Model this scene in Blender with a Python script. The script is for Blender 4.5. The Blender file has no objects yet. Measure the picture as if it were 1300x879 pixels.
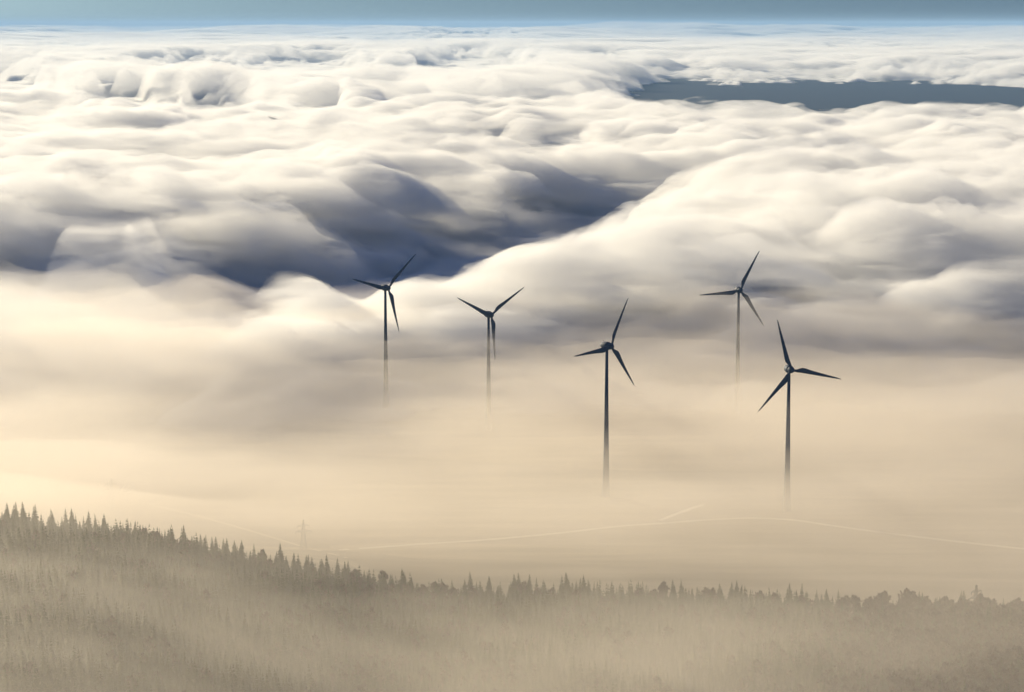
import bpy, bmesh, math, random
import numpy as np
from mathutils import Vector, Matrix

random.seed(7)
S = bpy.context.scene
COL = S.collection
R = math.radians
PI = math.pi

# ------------------------------------------------------------------ camera
F = 3058.0                       # focal length in photograph pixels
CAM_H = 332.0
PITCH = math.atan(409.5 / F)
cd = bpy.data.cameras.new('camera')
cam = bpy.data.objects.new('camera', cd)
COL.objects.link(cam)
cam.location = (0, 0, CAM_H)
cam.rotation_euler = (PI / 2 - PITCH, 0, 0)
cd.sensor_width = 36.0
cd.lens = 36.0 * F / 1300.0
cd.clip_start = 1.0
cd.clip_end = 400000.0
S.camera = cam

def bear(px, py=439.5):
    """sideways metres per metre of ground distance for a photograph column"""
    return (px - 650.0) / F

def height_at(py, D):
    return CAM_H - D * math.tan(PITCH + math.atan((py - 439.5) / F))

def dist_at(py, z=0.0):
    return (CAM_H - z) / math.tan(PITCH + math.atan((py - 439.5) / F))

# ------------------------------------------------------------------ noise
def _hash(ix, iy, seed):
    h = (ix.astype(np.int64) * 374761393 + iy.astype(np.int64) * 668265263 + seed * 1442695041) & 0xffffffff
    h = ((h ^ (h >> 13)) * 1274126177) & 0xffffffff
    h = (h ^ (h >> 16)) & 0xffffffff
    return h

def gnoise(x, y, seed=0):
    ix = np.floor(x); iy = np.floor(y)
    fx = x - ix; fy = y - iy
    u = fx * fx * fx * (fx * (fx * 6 - 15) + 10)
    v = fy * fy * fy * (fy * (fy * 6 - 15) + 10)
    def g(ax, ay, dx, dy):
        a = _hash(ax, ay, seed) * (2 * PI / 4294967296.0)
        return np.cos(a) * dx + np.sin(a) * dy
    n00 = g(ix, iy, fx, fy); n10 = g(ix + 1, iy, fx - 1, fy)
    n01 = g(ix, iy + 1, fx, fy - 1); n11 = g(ix + 1, iy + 1, fx - 1, fy - 1)
    return 1.5 * ((n00 * (1 - u) + n10 * u) * (1 - v) + (n01 * (1 - u) + n11 * u) * v)

def fbm(x, y, wl, octs, gain=0.5, seed=0, lod=None, billow=0.0):
    """sum of octaves from wavelength wl; lod = array of the smallest wavelength worth drawing there"""
    out = np.zeros_like(x); amp = 1.0; w = wl
    for k in range(octs):
        n = gnoise(x / w + 17.3 * k, y / w - 9.1 * k, seed + k * 31)
        if billow:
            n = (1 - billow) * n + billow * (1.0 - 2.6 * np.abs(n)) * 0.55
        a = amp
        if lod is not None:
            a = amp * np.clip((w / lod - 1.0) / 1.5, 0, 1)
        out += a * n
        amp *= gain; w *= 0.5
    return out

def sstep(a, b, x):
    t = np.clip((x - a) / (b - a), 0, 1)
    return t * t * (3 - 2 * t)

# ------------------------------------------------------------------ objects
def tag(o, label=None, cat=None, group=None, kind=None):
    if label: o['label'] = label
    if cat: o['category'] = cat
    if group: o['group'] = group
    if kind: o['kind'] = kind
    return o

def mesh_obj(name, verts, faces, mat, parent=None, smooth=False):
    me = bpy.data.meshes.new(name)
    if isinstance(verts, np.ndarray):
        n = len(verts); f = np.asarray(faces, dtype=np.int32)
        me.vertices.add(n); me.vertices.foreach_set('co', verts.astype(np.float32).ravel())
        k = f.shape[1]
        me.loops.add(f.size); me.loops.foreach_set('vertex_index', f.ravel())
        me.polygons.add(len(f))
        me.polygons.foreach_set('loop_start', np.arange(0, f.size, k, dtype=np.int32))
        me.polygons.foreach_set('loop_total', np.full(len(f), k, dtype=np.int32))
        me.update(calc_edges=True)
    else:
        me.from_pydata(verts, [], faces); me.update()
    if smooth:
        me.polygons.foreach_set('use_smooth', np.ones(len(me.polygons), dtype=bool))
    if mat: me.materials.append(mat)
    o = bpy.data.objects.new(name, me); COL.objects.link(o)
    if parent: o.parent = parent
    return o

def empty(name, loc, rz=0.0):
    o = bpy.data.objects.new(name, None); COL.objects.link(o)
    o.location = loc; o.rotation_euler = (0, 0, rz)
    return o

# ------------------------------------------------------------------ materials
def volume_mat(name, color, density, aniso):
    m = bpy.data.materials.new(name); m.use_nodes = True
    nt = m.node_tree; nt.nodes.clear()
    out = nt.nodes.new('ShaderNodeOutputMaterial')
    v = nt.nodes.new('ShaderNodeVolumePrincipled')
    v.inputs['Color'].default_value = (*color, 1)
    v.inputs['Density'].default_value = density
    v.inputs['Anisotropy'].default_value = aniso
    v.inputs['Density Attribute'].default_value = ''
    nt.links.new(v.outputs[0], out.inputs['Volume'])
    return m

def wisp_mat(name, color, dens, aniso, step, wl=150.0, lo=0.45, hi=0.64):
    """uneven vapour: three-dimensional noise, drawn out sideways, thins it to nothing in places"""
    m = volume_mat(name, color, dens, aniso); nt = m.node_tree
    v = [n for n in nt.nodes if n.type == 'PRINCIPLED_VOLUME'][0]
    geo = nt.nodes.new('ShaderNodeNewGeometry'); mp = nt.nodes.new('ShaderNodeMapping')
    mp.inputs['Scale'].default_value = (0.4 / wl, 1 / wl, 1.9 / wl)
    n = nt.nodes.new('ShaderNodeTexNoise'); n.inputs['Scale'].default_value = 1.0
    n.inputs['Detail'].default_value = 5.5; n.inputs['Roughness'].default_value = 0.68
    n.inputs['Distortion'].default_value = 0.35
    mr = nt.nodes.new('ShaderNodeMapRange'); mr.interpolation_type = 'SMOOTHSTEP'
    mr.inputs[1].default_value = lo; mr.inputs[2].default_value = hi
    mr.inputs[3].default_value = 0.0; mr.inputs[4].default_value = dens
    nt.links.new(geo.outputs['Position'], mp.inputs[0]); nt.links.new(mp.outputs[0], n.inputs['Vector'])
    nt.links.new(n.outputs[0], mr.inputs[0]); nt.links.new(mr.outputs[0], v.inputs['Density'])
    m.cycles.volume_step_rate = step
    return m

def plain(name, color, rough=0.8, noise=0.0, scale=0.3):
    m = bpy.data.materials.new(name); m.use_nodes = True
    nt = m.node_tree; b = nt.nodes['Principled BSDF']
    b.inputs['Roughness'].default_value = rough
    b.inputs['Specular IOR Level'].default_value = 0.25
    if noise:
        tc = nt.nodes.new('ShaderNodeTexCoord'); n = nt.nodes.new('ShaderNodeTexNoise')
        n.inputs['Scale'].default_value = scale; n.inputs['Detail'].default_value = 5
        r = nt.nodes.new('ShaderNodeValToRGB')
        r.color_ramp.elements[0].position = 0.3; r.color_ramp.elements[1].position = 0.7
        r.color_ramp.elements[0].color = (*[c * (1 - noise) for c in color], 1)
        r.color_ramp.elements[1].color = (*[c * (1 + noise) for c in color], 1)
        nt.links.new(tc.outputs['Object'], n.inputs['Vector'])
        nt.links.new(n.outputs[0], r.inputs[0]); nt.links.new(r.outputs[0], b.inputs['Base Color'])
    else:
        b.inputs['Base Color'].default_value = (*color, 1)
    return m

# ------------------------------------------------------------------ light
SUN_EL, SUN_AZ = 14.0, -38.0      # azimuth measured from the view direction, negative = to the left
w = bpy.data.worlds.new('World'); S.world = w; w.use_nodes = True
nt = w.node_tree; bg = nt.nodes['Background']
sky = nt.nodes.new('ShaderNodeTexSky'); sky.sky_type = 'NISHITA'; sky.sun_disc = False
sky.sun_elevation = R(SUN_EL); sky.sun_rotation = R(SUN_AZ)
sky.altitude = 500; sky.air_density = 0.8; sky.dust_density = 1.4; sky.ozone_density = 1.0
tint = nt.nodes.new('ShaderNodeMix'); tint.data_type = 'RGBA'; tint.blend_type = 'MULTIPLY'
tint.inputs[0].default_value = 1.0; tint.inputs[7].default_value = (0.23, 0.45, 0.95, 1)
nt.links.new(sky.outputs[0], tint.inputs[6]); nt.links.new(tint.outputs[2], bg.inputs[0]); bg.inputs[1].default_value = 0.052
sl = bpy.data.lights.new('sun', 'SUN'); sl.energy = 5.0; sl.angle = R(2.5); sl.color = (1.0, 0.86, 0.60)
so = bpy.data.objects.new('sun', sl); COL.objects.link(so)
sd = Vector((math.sin(R(SUN_AZ)) * math.cos(R(SUN_EL)), math.cos(R(SUN_AZ)) * math.cos(R(SUN_EL)), math.sin(R(SUN_EL))))
so.rotation_euler = sd.to_track_quat('Z', 'Y').to_euler()
so.location = sd * 2000

S.view_settings.view_transform = 'Standard'; S.view_settings.look = 'None'
S.view_settings.gamma = 1.0; S.view_settings.exposure = 0.65
S.view_settings.use_curve_mapping = False
S.render.engine = 'CYCLES'
cy = S.cycles
cy.max_bounces = 10; cy.diffuse_bounces = 2; cy.glossy_bounces = 1; cy.transmission_bounces = 1
cy.transparent_max_bounces = 8; cy.volume_bounces = 4
cy.use_denoising = True; cy.denoiser = 'OPENIMAGEDENOISE'
cy.denoising_input_passes = 'RGB_ALBEDO_NORMAL'
cy.use_adaptive_sampling = False
cy.sample_clamp_indirect = 0

# ------------------------------------------------------------------ terrain
def ground_z(X, Y):
    X = np.asarray(X, float); Y = np.asarray(Y, float)
    # wooded hill rising to the left in the foreground
    b = X / Y * F + 650.0                     # bearing
    ridge = np.interp(b, [-500, -100, 0, 100, 200, 300, 400, 450, 520, 1700],
                      [46, 45, 42, 37, 29, 20, 11, 5, 2, 0])
    h = ridge * (1 - sstep(1375, 1520, Y)) 
    # far low hills under the clouds
    far = sstep(6000, 12000, Y) * 7 * (0.5 + 0.5 * np.sin(X / 1700 + Y / 2900))
    return h + far

def build_ground():
    ys = np.concatenate([np.linspace(700, 2600, 120), np.geomspace(2650, 150000, 60)])
    us = np.linspace(-0.7, 0.7, 221)
    V = []
    Yg, Ug = np.meshgrid(ys, us, indexing='ij')
    Xg = Yg * Ug
    Z = ground_z(Xg, Yg)
    v = np.stack([Xg, Yg, Z], -1).reshape(-1, 3)
    n, k = len(ys), len(us)
    i = np.arange(n - 1)[:, None] * k + np.arange(k - 1)[None]
    f = np.stack([i, i + 1, i + k + 1, i + k], -1).reshape(-1, 4)
    m = bpy.data.materials.new('field_soil'); m.use_nodes = True
    nt = m.node_tree; b = nt.nodes['Principled BSDF']; b.inputs['Roughness'].default_value = 0.95
    b.inputs['Specular IOR Level'].default_value = 0.05
    geo = nt.nodes.new('ShaderNodeNewGeometry')
    def stripes(rot, sc, stretch):
        mp = nt.nodes.new('ShaderNodeMapping'); mp.inputs['Rotation'].default_value = (0, 0, R(rot))
        mp.inputs['Scale'].default_value = (sc * stretch, sc, sc)
        n = nt.nodes.new('ShaderNodeTexNoise'); n.inputs['Scale'].default_value = 1.0
        n.inputs['Detail'].default_value = 4
        nt.links.new(geo.outputs['Position'], mp.inputs[0]); nt.links.new(mp.outputs[0], n.inputs['Vector'])
        return n.outputs[0]
    rp = nt.nodes.new('ShaderNodeValToRGB')
    rp.color_ramp.elements[0].position = 0.36; rp.color_ramp.elements[0].color = (0.29, 0.255, 0.16, 1)
    rp.color_ramp.elements[1].position = 0.64; rp.color_ramp.elements[1].color = (0.45, 0.40, 0.28, 1)
    nt.links.new(stripes(6, 0.05, 0.12), rp.inputs[0])
    vor = nt.nodes.new('ShaderNodeTexVoronoi'); vor.inputs['Scale'].default_value = 1.0
    mp = nt.nodes.new('ShaderNodeMapping'); mp.inputs['Rotation'].default_value = (0, 0, R(9))
    mp.inputs['Scale'].default_value = (0.0022, 0.008, 1)
    nt.links.new(geo.outputs['Position'], mp.inputs[0]); nt.links.new(mp.outputs[0], vor.inputs['Vector'])
    mx = nt.nodes.new('ShaderNodeMix'); mx.data_type = 'RGBA'; mx.blend_type = 'MULTIPLY'
    mx.inputs[0].default_value = 0.5
    bw = nt.nodes.new('ShaderNodeRGBToBW'); nt.links.new(vor.outputs['Color'], bw.inputs[0])
    nt.links.new(rp.outputs[0], mx.inputs[6]); nt.links.new(bw.outputs[0], mx.inputs[7])
    # dark woodland takes over beyond the fields, distance haze put into its blue
    sep = nt.nodes.new('ShaderNodeSeparateXYZ'); nt.links.new(geo.outputs['Position'], sep.inputs[0])
    mr = nt.nodes.new('ShaderNodeMapRange'); mr.inputs[1].default_value = 2350; mr.inputs[2].default_value = 2500
    nt.links.new(sep.outputs[1], mr.inputs[0])
    m2 = nt.nodes.new('ShaderNodeMix'); m2.data_type = 'RGBA'
    nt.links.new(mr.outputs[0], m2.inputs[0]); nt.links.new(mx.outputs[2], m2.inputs[6])
    m2.inputs[7].default_value = (0.03, 0.05, 0.085, 1)
    nt.links.new(m2.outputs[2], b.inputs['Base Color'])
    return tag(mesh_obj('ground', v, f, m, smooth=True), kind='structure')
build_ground()

# ------------------------------------------------------------------ cloud sea
# hollows: bearing px, row px, half-widths, depth in metres, tilt
HOLLOWS = [
    (860, 106, 100, 25, 200, 0), (1010, 113, 200, 29, 215, 0), (1230, 112, 220, 25, 205, 0), (1110, 93, 270, 12, 190, 0),
    (940, 85, 25, 9, 100, 0), (600, 78, 75, 12, 200, 0), (250, 80, 90, 8, 150, 0), (380, 84, 100, 12, 190, 0), (470, 86, 60, 7, 150, 0),
    (-20, 104, 90, 17, 190, 0), (150, 118, 60, 13, 170, 0), (265, 130, 65, 15, 180, 0), (480, 110, 60, 7, 100, 0),
    (600, 128, 80, 9, 90, 0), (400, 135, 60, 9, 90, 0), (560, 186, 190, 11, 95, -.02), (700, 180, 60, 8, 60, 0), (1240, 165, 100, 10, 80, 0),
    (1110, 340, 110, 16, 22, 0.1), (1190, 385, 110, 18, 22, 0), (1050, 214, 130, 7, 40, 0), (255, 173, 50, 8, 60, 0),
    (1200, 460, 60, 14, 40, 0), (180, 250, 120, 7, 30, 0), (950, 175, 100, 6, 30, 0), (1120, 80, 60, 5, 70, 0), (30, 75, 40, 4, 80, 0),
    (60, 140, 60, 6, 60, 0), (690, 125, 60, 10, 90, 0), (760, 70, 50, 4, 80, 0), (1050, 58, 60, 3, 80, 0), (500, 50, 60, 3, 80, 0),
    (600, 45, 60, 2.4, 90, 0), (280, 62, 50, 3, 80, 0), (90, 60, 50, 3, 70, 0), (1160, 62, 50, 3, 70, 0),
]
def cloud_height(X, Y, lod):
    a = X / Y * F + 650.0
    b = 30.0 + 225.0 * F / Y
    # gentle warp so that edges of hollows are ragged
    wa = a + 40 * gnoise(X / 260, Y / 400, 5) + 22 * gnoise(X / 90, Y / 140, 6)
    wb = b + (b - 30) * (0.055 * gnoise(X / 300, Y / 420, 8) + 0.008 * gnoise(X / 60, Y / 90, 11) + 0.035 * gnoise(X / 80, Y / 120, 9))
    shift = np.interp(a, [-300, 250, 420, 1040, 1200, 1700], [100, 80, 0, 0, 60, 60])
    shift = shift + 150 * fbm(X, Y, 420, 4, 0.55, 610)
    deck = np.interp(Y + shift, [1500, 1900, 2030, 2110, 2260, 2500, 3500, 6000, 12000, 60000],
                     [-30, -14, 0, 32, 70, 84, 92, 78, 80, 70])
    big = fbm(X * 0.6, Y, 1200, 3, 0.5, 100, lod)
    mid = fbm(X * 0.42, Y, 380, 7, 0.6, 200, lod, billow=0.65)
    mid = mid * np.interp(Y, [5000, 12000], [1, .7]) + np.interp(Y, [4000, 9000], [.30, .08]) * fbm(X * 0.75, Y, 70, 4, 0.62, 260, lod, billow=0.7) * (3000 / np.clip(Y, 1500, 3000))
    far_amp = np.interp(Y, [1500, 2000, 2300, 3000, 6000, 20000, 60000], [8, 12, 27, 22, 20, 40, 110])
    h = deck + big * far_amp * np.interp(Y, [2200, 3200, 6000, 12000], [0, .3, .5, .8]) + mid * far_amp
    h = h + 200 * fbm(X, Y * 0.35, 7000, 3, 0.5, 900) * sstep(15000, 60000, Y)
    hol = np.zeros_like(X); crest = np.zeros_like(X)
    for (pa, pb, ra, rb, dep, tl) in HOLLOWS:
        da = (wa - pa) / ra
        db = (wb - pb - tl * (wa - pa)) / rb
        db = np.where(db < 0, db * 0.82, db)
        pw = np.where((db < 0) & (np.abs(da) < 9), 3.2 if pa < 800 else 1.8, 2.0)       # steep wall on the far side
        g = np.exp(-np.minimum(da * da + db * db, 8) ** pw)
        hol = np.maximum(hol, dep * g)
        if pb < 140 and pa < 800:                                      # the bank that shades it stands up behind
            crest = np.maximum(crest, 0.2 * dep * np.exp(-((db + 1.3) / .42) ** 2) * np.exp(-np.minimum(np.abs(da), 3) ** 3))
    wbt = b + (b - 30) * (0.03 * gnoise(X / 300, Y / 420, 8) + 0.022 * gnoise(X / 80, Y / 120, 9))
    # the long shaded trough behind the three left turbines
    cb = np.interp(wa, [-300, 0, 100, 200, 300, 400, 500, 600, 700, 800, 860], [308, 312, 320, 324, 312, 298, 288, 270, 260, 252, 248])
    hw = np.interp(wa, [-300, 0, 100, 200, 300, 400, 500, 600, 700, 800, 900, 1000], [22, 22, 23, 23, 24, 25, 25, 27, 28, 26, 22, 18])
    dp = np.interp(wa, [-300, 0, 100, 200, 300, 400, 500, 600, 680, 760, 850, 1000], [170, 170, 180, 175, 170, 165, 165, 165, 140, 95, 45, 0])
    q = np.abs(wbt - cb) / hw
    hol = np.maximum(hol, dp * np.exp(-np.minimum(q / 1.36, 3) ** np.where(wbt < cb, 3.2, 2.6)))
    calm = np.where(wa < 900, np.exp(-(np.abs(wb - cb) / 75) ** 2) * np.clip(dp / 130, 0, 1), 0)
    calm = np.maximum(calm, sstep(50, 150, hol))
    far_band = np.exp(-((wb - 118) / 26) ** 2) * sstep(720, 860, wa)
    calm = np.maximum(calm, far_band)
    n = h - deck
    out = deck + n * (1 - 0.82 * calm) - hol + crest * (1 - sstep(20, 90, hol))
    # only the great gap far to the right opens down to the land
    closed = 1 - sstep(740, 880, wa)
    out = np.where(Y > 4300, np.maximum(out, 56 + 0.15 * out - 260 * (1 - closed)), out)
    out = np.where((Y > 2150) & (Y <= 4300), np.maximum(out, 22 + 0.05 * out), out)
    return out, sstep(15, 110, hol)

def cloud_sheet(name, mat, lift, seed, rows, cols, y0, y1, u=0.30, rough=1.0):
    ys = np.geomspace(y0, y1, rows)
    us = np.linspace(-u, u, cols)
    Yg, Ug = np.meshgrid(ys, us, indexing='ij')
    Xg = Yg * Ug
    lod = np.maximum(Yg * (math.log(y1 / y0) / rows), Yg * 2 * u / cols) * 1.6
    Z, hollow = cloud_height(Xg, Yg, lod)
    Z = Z + lift * (1 - 0.9 * hollow) * (1 if not seed else sstep(2020, 2280, Yg))
    if seed:
        Z = Z + fbm(Xg * 0.6, Yg, 210, 6, 0.6, seed, lod) * 30 * rough * (1 - 0.6 * hollow) * sstep(1950, 2250, Yg)
    # sideways churn so that billows overhang a little
    k = np.clip(Yg / 3000, 0.6, 1.3) * np.interp(Yg, [4500, 8000], [1, .35])
    Xd = Xg + 22 * k * fbm(Xg, Yg, 150, 3, 0.5, 300 + seed, lod)
    Yd = Yg + 26 * k * fbm(Xg, Yg, 150, 3, 0.5, 400 + seed, lod)
    Z[0, :] = -60; Z[-1, :] = -60; Z[:, 0] = -60; Z[:, -1] = -60
    Z = np.maximum(Z, -55)
    v = np.stack([Xd, Yd, Z], -1).reshape(-1, 3)
    n, c = len(ys), len(us)
    i = np.arange(n - 1)[:, None] * c + np.arange(c - 1)[None]
    f = np.stack([i, i + 1, i + c + 1, i + c], -1).reshape(-1, 4)
    # closed below
    vb = v.copy(); vb[:, 2] = -80
    fb = (f + len(v))[:, ::-1]
    ring = np.concatenate([np.arange(c), (np.arange(1, n)) * c + c - 1,
                           (n - 1) * c + np.arange(c - 2, -1, -1), np.arange(n - 2, 0, -1) * c])
    nx = np.roll(ring, -1)
    fs = np.stack([nx, ring, ring + len(v), nx + len(v)], -1)
    return mesh_obj(name, np.concatenate([v, vb]), np.concatenate([f, fb, fs]), mat)

Q = 1.0; STEP = 0.05; VD = 0.03; FS = 0.2
core = cloud_sheet('cloud_sea', volume_mat('cloud_vapour', (0.99, 0.988, 0.981), 0.08, 0.2), -18, 0,
                   int(1700 * Q), int(1100 * Q), 1500, 120000)
tag(core, kind='stuff')
veil = cloud_sheet('cloud_veil', wisp_mat('thin_vapour', (0.99, 0.988, 0.981), VD, 0.25, STEP, 120.0, 0.45, 0.60), 46, 77,
                   int(900 * Q), int(800 * Q), 1450, 7000)
far_veil = cloud_sheet('far_cloud_veil', wisp_mat('far_vapour', (0.99, 0.988, 0.981), 0.012, 0.25, STEP * FS, 420.0, 0.42, 0.62), 58, 78,
                       int(600 * Q), int(600 * Q), 6800, 110000)
tag(far_veil, kind='stuff')
tag(veil, kind='stuff')

# low mist over the fields and the wood in front of the cloud sea
def mist_sheet(name, mat, tops, seed, y0, y1, amp, wl, sides=None):
    rows, cols = 260, 260
    ys = np.linspace(y0, y1, rows); us = np.linspace(-0.36, 0.36, cols)
    Yg, Ug = np.meshgrid(ys, us, indexing='ij'); Xg = Yg * Ug
    lod = np.full_like(Xg, 8.0)
    Z = np.interp(Yg, tops[0], tops[1]) + amp * (1 + 2.0 * sstep(1780, 2050, Yg)) * fbm(Xg, Yg * 0.8, wl, 5, 0.55, seed, lod) + ground_z(Xg, Yg) * 0.8
    if sides:                                             # lies only over some bearings
        Z = Z - 160 * (1 - np.interp(Ug * F + 650, sides[0], sides[1]))
    Z[0, :] = -60; Z[-1, :] = -60; Z[:, 0] = -60; Z[:, -1] = -60
    Z = np.maximum(Z, -55)
    v = np.stack([Xg, Yg, Z], -1).reshape(-1, 3); n, c = rows, cols
    i = np.arange(n - 1)[:, None] * c + np.arange(c - 1)[None]
    f = np.stack([i, i + 1, i + c + 1, i + c], -1).reshape(-1, 4)
    vb = v.copy(); vb[:, 2] = -80
    ring = np.concatenate([np.arange(c), (np.arange(1, n)) * c + c - 1,
                           (n - 1) * c + np.arange(c - 2, -1, -1), np.arange(n - 2, 0, -1) * c])
    nx = np.roll(ring, -1)
    fs = np.stack([nx, ring, ring + len(v), nx + len(v)], -1)
    o = mesh_obj(name, np.concatenate([v, vb]), np.concatenate([f, (f + len(v))[:, ::-1], fs]), mat)
    return tag(o, kind='stuff')
MIST = (1.0, 0.922, 0.82)
mist_sheet('ground_mist', volume_mat('mist', MIST, 0.0029, 0.4),
           ([800, 1250, 1500, 1700, 1950, 2250, 2650], [38, 32, 42, 50, 54, 50, 20]), 500, 820, 2650, 9, 520)
mist_sheet('high_mist', wisp_mat('mist_high', MIST, 0.0034, 0.4, 0.3, 230.0, 0.40, 0.66),
           ([800, 1250, 1500, 1700, 1900, 2200, 2600], [35, 36, 68, 80, 80, 74, 40]), 600, 820, 2600, 16, 420)

mist_sheet('bank_mist', volume_mat('bank_mist', (1.0, 0.975, 0.94), 0.0027, 0.25),
           ([1500, 1650, 1800, 1950, 2100, 2300, 2500], [10, 34, 56, 74, 88, 84, 40]), 700, 1450, 2550, 12, 300,
           ([-500, 150, 700, 850, 960, 1250, 1700], [1, 1, .5, .6, .8, .85, .85]))

# haze
def box(name, x0, x1, y0, y1, z0, z1, mat):
    v = [(x, y, z) for z in (z0, z1) for y in (y0, y1) for x in (x0, x1)]
    f = [(0, 2, 3, 1), (4, 5, 7, 6), (0, 1, 5, 4), (2, 6, 7, 3), (0, 4, 6, 2), (1, 3, 7, 5)]
    return mesh_obj(name, v, f, mat)
hz = box('haze', -90000, 90000, -2000, 155000, -120, 420, volume_mat('haze_air', (0.42, 0.68, 1.0), 0.000025, 0.0))
tag(hz, kind='stuff')

# ------------------------------------------------------------------ roads
def at(px, py, z=0.0):
    """point on the level z seen at that photograph pixel"""
    u = (px - 650) / F; v = (439.5 - py) / F
    dy = math.cos(PITCH) + v * math.sin(PITCH); dz = -math.sin(PITCH) + v * math.cos(PITCH)
    t = (z - CAM_H) / dz
    return Vector((u * t, dy * t, z))

def road(name, pix, width, mat):
    pts = [at(*p) for p in pix]
    # smooth with Catmull-Rom
    P = []
    for i in range(len(pts) - 1):
        p0 = pts[max(i - 1, 0)]; p1 = pts[i]; p2 = pts[i + 1]; p3 = pts[min(i + 2, len(pts) - 1)]
        for k in range(12):
            t = k / 12
            P.append(0.5 * ((2 * p1) + (p2 - p0) * t + (2 * p0 - 5 * p1 + 4 * p2 - p3) * t * t + (3 * p1 - p0 - 3 * p2 + p3) * t ** 3))
    P.append(pts[-1]); V = []; Fc = []
    for i, p in enumerate(P):
        d = (P[min(i + 1, len(P) - 1)] - P[max(i - 1, 0)]); d.z = 0; d.normalize()
        n = Vector((-d.y, d.x, 0)) * width / 2
        for q in (p + n, p - n):
            V.append((q.x, q.y, float(ground_z(q.x, q.y)) + 0.05))
        if i: Fc.append((2 * i - 2, 2 * i - 1, 2 * i + 1, 2 * i))
    return tag(mesh_obj(name, V, Fc, mat), kind='structure')
rm = plain('pale_concrete', (0.52, 0.49, 0.39), 0.9, 0.15, 0.05)
road('road', [(430, 699), (520, 692), (610, 686), (700, 678), (790, 668), (850, 664), (900, 660), (960, 658), (1012, 661),
              (1060, 668), (1150, 680), (1300, 697), (1500, 716)], 4.2, rm)
road('path', [(60, 612), (130, 627), (210, 645), (290, 666), (370, 690), (440, 712)], 2.4, plain('farm_track', (0.43, 0.39, 0.28), 0.9, 0.15, 0.05))
road('path', [(838, 661), (858, 653), (880, 645), (893, 641)], 4.0, plain('turbine_track', (0.6, 0.56, 0.45), 0.9, 0.15, 0.05))

# ------------------------------------------------------------------ wind turbines
SILHOUETTE = plain('turbine_backlit_shade', (0.03, 0.05, 0.085), 0.7)  # backlit shade of the white turbines put into the base colour

def lathe(prof, seg=28, axis='z'):
    V = []; Fc = []
    for (r, z) in prof:
        for k in range(seg):
            a = 2 * PI * k / seg
            if axis == 'z': V.append((r * math.cos(a), r * math.sin(a), z))
            else: V.append((r * math.cos(a), z, r * math.sin(a)))
    for i in range(len(prof) - 1):
        for k in range(seg):
            k2 = (k + 1) % seg
            Fc.append((i * seg + k, i * seg + k2, (i + 1) * seg + k2, (i + 1) * seg + k))
    Fc.append(tuple(range(seg - 1, -1, -1))); Fc.append(tuple((len(prof) - 1) * seg + k for k in range(seg)))
    return V, Fc

def blade_mesh(Rr):
    """blade along +z from the hub axis, chord in x, thickness in y"""
    st = [(1.3, 1.7, 1.7, 0), (2.4, 1.7, 1.6, 0), (3.6, 2.1, 1.4, 12), (5.0, 3.0, 1.1, 14), (7.0, 3.7, .85, 12),
          (9.5, 3.55, .7, 10), (13, 2.95, .55, 8), (18, 2.35, .42, 5), (24, 1.75, .3, 3), (29, 1.25, .2, 1),
          (32.5, .85, .13, 0), (34.4, .5, .08, 0), (35.0, .12, .05, 0)]
    n = 14; V = []; Fc = []
    for (z, c, t, tw) in st:
        z = z * Rr / 35.0
        for k in range(n):
            a = 2 * PI * k / n
            x = math.cos(a) * c / 2; y = math.sin(a) * t / 2
            f = min(1, max(0, (z - 2.4) / 4))
            y *= 1 - f * 0.75 * max(0, -math.cos(a))      # sharp trailing edge
            x -= f * (c / 2 - 0.85)                        # straight leading edge, belly to the rear
            y += 0.0009 * z * z * -1
            q = R(tw)
            V.append((x * math.cos(q) - y * math.sin(q), x * math.sin(q) + y * math.cos(q), z))
    for i in range(len(st) - 1):
        for k in range(n):
            k2 = (k + 1) % n
            Fc.append((i * n + k, i * n + k2, (i + 1) * n + k2, (i + 1) * n + k))
    Fc.append(tuple(range(n - 1, -1, -1))); Fc.append(tuple((len(st) - 1) * n + k for k in range(n)))
    return V, Fc

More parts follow.
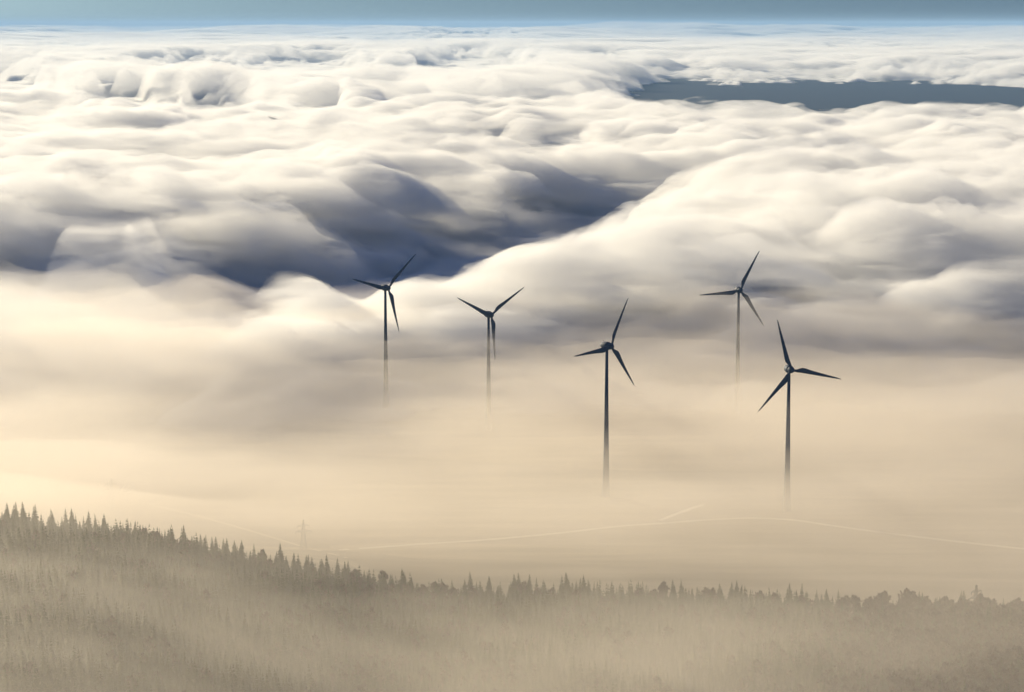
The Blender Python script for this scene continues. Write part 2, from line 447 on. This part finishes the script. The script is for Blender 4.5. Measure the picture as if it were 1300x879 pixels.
def turbine(px, py, D, Rr, yaw, phase, label):
    hz = height_at(py, D)
    hx = bear(px) * D * math.sqrt(1) 
    # columns shift slightly with the pitch of the lens
    u = (px - 650) / F; v = (439.5 - py) / F
    hx = u * D / (math.cos(PITCH) + v * math.sin(PITCH))
    rot = Matrix.Rotation(yaw, 4, 'Z')
    off = rot @ Vector((0, -4.6, 0))                      # hub lies in front of the tower
    t = empty('wind_turbine', (hx - off.x, D - off.y, 0), yaw)
    tag(t, label, 'wind turbine', 'wind turbines rising out of the fog')
    H = hz - 1.6
    V, Fc = lathe([(2.75, -3), (2.7, 1), (2.4, 0.1 * H), (2.1, .2 * H), (1.78, .35 * H), (1.5, .55 * H), (1.25, .75 * H), (1.05, H)], 32)
    mesh_obj('tower', V, Fc, SILHOUETTE, t, True)
    V, Fc = lathe([(.05, 6.2), (1.0, 5.9), (1.75, 5.0), (2.3, 3.4), (2.65, 1.4), (2.75, -.4), (2.7, -1.7), (2.45, -2.4)], 28, 'y')
    nac = mesh_obj('nacelle', [(x, y, z * 1.04 + hz) for x, y, z in V], Fc, SILHOUETTE, t, True)
    V, Fc = lathe([(.06, 0), (.06, 1.5)], 8)
    V2, F2 = lathe([(.16, 1.35), (.16, 1.75)], 8)
    mesh_obj('wind_sensor', [(x, y + 3.4, z + hz + 2.2) for x, y, z in V + V2], Fc + [tuple(i + len(V) for i in q) for q in F2], SILHOUETTE, nac)
    V, Fc = lathe([(2.3, -2.6), (2.35, -3.2), (2.2, -4.4), (1.8, -5.6), (1.1, -6.5), (.4, -6.9), (.05, -7.0)], 28, 'y')
    hub = mesh_obj('hub', [(x, y, z + hz) for x, y, z in V], Fc, SILHOUETTE, t, True)
    bv, bf = blade_mesh(Rr)
    for k in range(3):
        a = phase + k * 2 * PI / 3                         # counter-clockwise from the right, seen from the camera
        m = Matrix.Translation((0, -4.6, hz)) @ Matrix.Rotation(PI / 2 - a, 4, 'Y')
        b = mesh_obj('blade', [tuple(m @ Vector(p)) for p in bv], bf, SILHOUETTE, t, True)
    return t

def phase_of(vecs, s):
    z = 0
    for k, (x, y) in enumerate(vecs):
        a = math.atan2(y, x / s)
        z += complex(math.cos(3 * a), math.sin(3 * a))
    return math.atan2(z.imag, z.real) / 3

TURB = [
    (493, 366, 2040, 38.0, 0.79, [(-45, 13), (33, 36), (14, -53)],
     'leftmost silhouetted wind turbine, lowest blade swung just right of its tower'),
    (624, 400, 1952, 36.0, 0.84, [(-44, 23), (43, 31), (6, -56)],
     'wind turbine with two blades in a wide V, the third hanging along its tower'),
    (776, 440, 1672, 35.0, 0.76, [(-48, -4), (22, 56), (36, -49)],
     'middle wind turbine, standing lower in the mist with one blade pointing level to the left'),
    (940, 369, 2039, 36.0, 0.97, [(-53, -5), (23, 49), (32, -45)],
     'silhouetted wind turbine behind and left of the nearest one, tower soonest lost in cloud'),
    (1005, 470, 1622, 35.5, 0.96, [(-20, 63), (64, -13), (-38, -47)],
     'nearest and rightmost wind turbine, its tower visible down to the field and road'),
]
for (px, py, D, Rr, s, vecs, lab) in TURB:
    turbine(px, py, D, Rr * 1.04, math.acos(s), phase_of(vecs, s), lab)

# ------------------------------------------------------------------ lattice pylons
PYL = plain('galvanised_steel', (0.10, 0.11, 0.11), 0.6)
def bar(V, Fc, p, q, r):
    p = Vector(p); q = Vector(q); d = (q - p).normalized()
    a = d.orthogonal().normalized(); b = d.cross(a); n = len(V)
    for c in (p, q):
        for (i, j) in ((1, 0), (0, 1), (-1, 0), (0, -1)):
            V.append(tuple(c + a * i * r + b * j * r))
    for k in range(4):
        k2 = (k + 1) % 4; Fc.append((n + k, n + k2, n + 4 + k2, n + 4 + k))
    Fc.append((n + 3, n + 2, n + 1, n)); Fc.append((n + 4, n + 5, n + 6, n + 7))

def pylon(px, ytop, D, H, label, rz):
    z = height_at(ytop, D) - H
    t = empty('lattice_pylon', (bear(px) * D, D, z), rz)
    tag(t, label, 'pylon', 'lattice pylons in the mist')
    V = []; Fc = []
    lv = [0, .16, .3, .43, .54, .64, .73, .81, .88, .94, 1]
    def hw(q): return 2.2 * (1 - q) ** 1.15 + 0.28
    for i in range(len(lv) - 1):
        a, b = lv[i], lv[i + 1]; wa, wb = hw(a), hw(b); za, zb = a * H, b * H
        ca = [(wa, wa, za), (-wa, wa, za), (-wa, -wa, za), (wa, -wa, za)]
        cb = [(wb, wb, zb), (-wb, wb, zb), (-wb, -wb, zb), (wb, -wb, zb)]
        for k in range(4):
            k2 = (k + 1) % 4
            bar(V, Fc, ca[k], cb[k], .15); bar(V, Fc, ca[k], cb[k2], .08); bar(V, Fc, ca[k2], cb[k], .08)
            bar(V, Fc, cb[k], cb[k2], .08)
    if z > -50:
        for k in range(4):
            bar(V, Fc, [(2.48, 2.48, 0), (-2.48, 2.48, 0), (-2.48, -2.48, 0), (2.48, -2.48, 0)][k],
                [(2.6, 2.6, -8), (-2.6, 2.6, -8), (-2.6, -2.6, -8), (2.6, -2.6, -8)][k], .12)
    mesh_obj('mast', V, Fc, PYL, t)
    for (q, L) in ((.70, 5.2), (.84, 4.0)):
        V = []; Fc = []; wq = hw(q)
        for sx in (-1, 1):
            tip = (sx * L, 0, q * H + .3)
            for sy in (-1, 1):
                bar(V, Fc, (sx * wq, sy * wq, q * H), tip, .16)
                bar(V, Fc, (sx * wq, sy * wq, q * H + 1.3), tip, .1)
        arm = mesh_obj('crossarm', V, Fc, PYL, t)
        for sx in (-1, 1):
            V, Fc = lathe([(.05, -1.6), (.16, -1.5), (.16, -.3), (.05, 0)], 8)
            mesh_obj('insulator', [(x + sx * (L - .1), y, z2 + q * H + .2) for x, y, z2 in V], Fc, PYL, arm)
    return t
pylon(133, 608, 1640, 25, 'faintest lattice pylon, left of the picture above the top of the wooded hill', R(20))
pylon(380, 660, 1500, 26, 'pale lattice pylon standing behind the middle of the sloping treeline', R(20))
pylon(1253, 743, 1318, 24, 'lattice pylon just behind the treeline at the far right', R(35))

# ------------------------------------------------------------------ trees
NEEDLE = plain('spruce_needles', (0.08, 0.095, 0.03), 0.9, 0.3, 0.25)
LEAF = plain('bare_twigs', (0.13, 0.085, 0.055), 0.9, 0.25, 0.3)
BARK = plain('bark', (0.10, 0.07, 0.05), 0.95)

def conifer(rng, H, W, whorls=20, per=9):
    whorls = int(whorls * 1.45)
    V = []; T = []
    for i in range(whorls):
        q = i / (whorls - 1)
        z = H * (0.16 + 0.82 * q + rng.uniform(-.012, .012))
        r = W * (1 - q) ** 0.95 * rng.uniform(0.78, 1.12) + 0.12
        a0 = rng.uniform(0, 6.28)
        m = max(4, int(per * (1 - 0.45 * q)))
        for k in range(m):
            if rng.random() < 0.08: continue
            a = a0 + 6.283 * k / m + rng.uniform(-.22, .22)
            L = r * rng.uniform(0.65, 1.18); dz = -L * rng.uniform(.22, .5)
            ca, sa = math.cos(a), math.sin(a); wd = L * rng.uniform(.2, .34) + .08
            mx, my, mz = ca * L * .55, sa * L * .55, z + dz * .3
            n = len(V)
            V += [(0, 0, z + .15), (mx - sa * wd, my + ca * wd, mz - wd * .55), (mx, my, mz + .1), (mx + sa * wd, my - ca * wd, mz - wd * .55),
                  (ca * L, sa * L, z + dz)]
            T += [(n, n + 2, n + 1), (n, n + 3, n + 2), (n + 1, n + 2, n + 4), (n + 2, n + 3, n + 4)]
    n = len(V); tip = H
    V += [(.16, 0, H * .9), (-.08, .14, H * .9), (-.08, -.14, H * .9), (0, 0, H)]
    T += [(n, n + 1, n + 3), (n + 1, n + 2, n + 3), (n + 2, n, n + 3)]
    return np.array(V), np.array(T)

def trunk_mesh(H, r=.28):
    V = []; T = []; n = 6
    for (q, rr) in ((-.08, r * 1.3), (.1, r), (.5, r * .6), (.95, r * .12)):
        for k in range(n): V.append((rr * math.cos(k * PI / 3), rr * math.sin(k * PI / 3), q * H))
    for i in range(3):
        for k in range(n):
            a, b, c, d = i * n + k, i * n + (k + 1) % n, (i + 1) * n + (k + 1) % n, (i + 1) * n + k
            T += [(a, b, c), (a, c, d)]
    return np.array(V), np.array(T)

def broadleaf(rng, H, W, leaves=420):
    """rounded wintry crown: limbs and many small sprays of twigs"""
    V = []; T = []
    lobes = [(rng.uniform(-.5, .5) * W, rng.uniform(-.5, .5) * W, H * rng.uniform(.5, .86), W * rng.uniform(.25, .55)) for _ in range(9)]
    lobes.append((0, 0, H * .7, W * .75)); lobes.append((0, 0, H * .93, W * .22))
    for _ in range(leaves):
        lx, ly, lz, lr = rng.choice(lobes)
        while True:
            d = Vector((rng.uniform(-1, 1), rng.uniform(-1, 1), rng.uniform(-.8, 1)))
            if .25 < d.length < 1: break
        p = Vector((lx, ly, lz)) + d * lr
        out = (d + Vector((0, 0, .5))).normalized(); s = rng.uniform(.25, .6)
        sd_ = out.cross(Vector((rng.uniform(-1, 1), rng.uniform(-1, 1), rng.uniform(-1, 1)))).normalized() * s
        n = len(V)
        V += [tuple(p - sd_), tuple(p + sd_), tuple(p + out * s * 2.4)]
        T.append((n, n + 1, n + 2))
    return np.array(V), np.array(T)

def limbs(rng, H, W):
    V = []; Fc = []
    for k in range(7):
        a = k * .9; z = H * (.3 + .06 * k)
        bar(V, Fc, (0, 0, z), (math.cos(a) * W * .6, math.sin(a) * W * .6, z + H * .26), .07)
    tv, tf = trunk_mesh(H * .85, .34)
    T = []
    for q in Fc: T += [(q[0], q[1], q[2]), (q[0], q[2], q[3])]
    return np.concatenate([tv, np.array(V)]), np.concatenate([tf, np.array(T) + len(tv)])

rng = random.Random(11)
EDGE = ([-300, 0, 100, 200, 300, 400, 450, 520, 560, 650, 750, 850, 950, 1050, 1100, 1200, 1300, 1600],
        [1362, 1362, 1362, 1360, 1362, 1362, 1362, 1350, 1340, 1350, 1344, 1338, 1330, 1320, 1312, 1316, 1304, 1282])
def edge(b): return float(np.interp(b, *EDGE))

conifers = [(conifer(rng, 1.0 * h, wd, nw), trunk_mesh(h)) for (h, wd, nw) in
            ((17.5, 4.3, 24), (16, 4.6, 22), (14.5, 4.0, 21), (18.5, 4.4, 25), (13.5, 4.2, 19), (16.5, 3.5, 22), (15.5, 4.6, 18))]
leafy = [(broadleaf(rng, h, wd, 620), limbs(rng, h, wd)) for (h, wd) in ((14, 3.6), (15.5, 4.0), (13.5, 3.4), (15, 4.3))]
def to_obj_mesh(name, vt, mat):
    me = bpy.data.meshes.new(name); v, t = vt
    me.from_pydata([tuple(p) for p in v], [], [tuple(int(i) for i in q) for q in t]); me.update()
    me.materials.append(mat); return me
CM = [(to_obj_mesh('crown', c, NEEDLE), to_obj_mesh('trunk', t, BARK)) for c, t in conifers]
LM = [(to_obj_mesh('crown', c, LEAF), to_obj_mesh('trunk', t, BARK)) for c, t in leafy]

def leafy_chance(b):
    return float(np.interp(b, [0, 350, 480, 620, 700, 1020, 1090, 1140, 1500], [.05, .06, .2, .12, .06, .1, .45, .8, .85]))

spots = []
b_ = -60.0
# three staggered rows at the back edge are trees of their own
rows_ = [(0, 105), (7, 100), (14, 85)]
for (back, cnt) in rows_:
    for k in range(cnt):
        b = -25 + 1350 * (k + rng.uniform(.1, .9)) / cnt
        Y = edge(b) - back + rng.uniform(-3, 3)
        spots.append((b, Y))
def place_tree(b, Y):
    X = bear(b) * Y
    lf = rng.random() < leafy_chance(b)
    sc = rng.uniform(.8, 1.15) * (1.0 if not lf else 1.0)
    if not lf and rng.random() < .08: sc *= 1.13
    i = rng.randrange(len(LM) if lf else len(CM))
    return X, lf, sc, i
def zone(b, lf):
    if lf:
        return ('brown bare broadleaf tree with a rounded crown in the treeline, above the fields', 'bare trees in the treeline')
    if b < 450:
        return ('dark misty spruce in the sloping treeline of the hill at the left', 'spruces on the sloping hillside treeline')
    return ('dark misty spruce in the level treeline along the lower fields', 'spruces in the level treeline by the fields')
for (b, Y) in spots:
    X, lf, sc, i = place_tree(b, Y)
    t = empty('broadleaf_tree' if lf else 'spruce_tree', (X, Y, float(ground_z(X, Y)) - .2), rng.uniform(0, 6.28))
    t.rotation_euler[0] = rng.gauss(0, .03); t.rotation_euler[1] = rng.gauss(0, .03)
    t.scale = (sc * rng.uniform(.9, 1.1), sc * rng.uniform(.9, 1.1), sc)
    lab, grp = zone(b, lf)
    tag(t, lab, 'tree', grp)
    c, tr = (LM if lf else CM)[i]
    for nm, me in (('crown', c), ('trunk', tr)):
        o = bpy.data.objects.new(nm, me); COL.objects.link(o); o.parent = t

# the rest of the wood as one mass
def mass():
    chunks = {0: ([], [], 0), 1: ([], [], 0)}
    VV = []; TT = []; MI = []; n = 0
    light_c = [conifer(rng, h, wd, 15, 7) for (h, wd) in ((16.5, 4.3), (15, 4.0), (17.5, 4.2), (14, 4.1))]
    light_l = [broadleaf(rng, h, wd, 260) for (h, wd) in ((13, 3.5), (14.5, 4.0))]
    Y = 985.0
    while Y < 1350:
        X = -0.30 * Y
        while X < 0.30 * Y:
            x = X + rng.uniform(-2.2, 2.2); y = Y + rng.uniform(-2.2, 2.2)
            b = x / y * F + 650
            X += 3.9
            if y > edge(b) - 9: continue
            lf = rng.random() < leafy_chance(b) * .8
            v, t = (rng.choice(light_l) if lf else rng.choice(light_c))
            a = rng.uniform(0, 6.28); s = rng.uniform(.75, 1.12) * (1 + .12 * math.sin(x * .05 + 1.3 * math.sin(y * .06)))
            ca, sa = math.cos(a) * s, math.sin(a) * s
            p = np.stack([v[:, 0] * ca - v[:, 1] * sa + x, v[:, 0] * sa + v[:, 1] * ca + y, v[:, 2] * s + float(ground_z(x, y))], -1)
            VV.append(p); TT.append(t + n); MI.append(np.full(len(t), int(lf), dtype=np.int32)); n += len(p)
        Y += 4.0
    o = mesh_obj('forest', np.concatenate(VV), np.concatenate(TT), NEEDLE)
    o.data.materials.append(LEAF)
    o.data.polygons.foreach_set('material_index', np.concatenate(MI))
    return tag(o, kind='stuff')
mass()
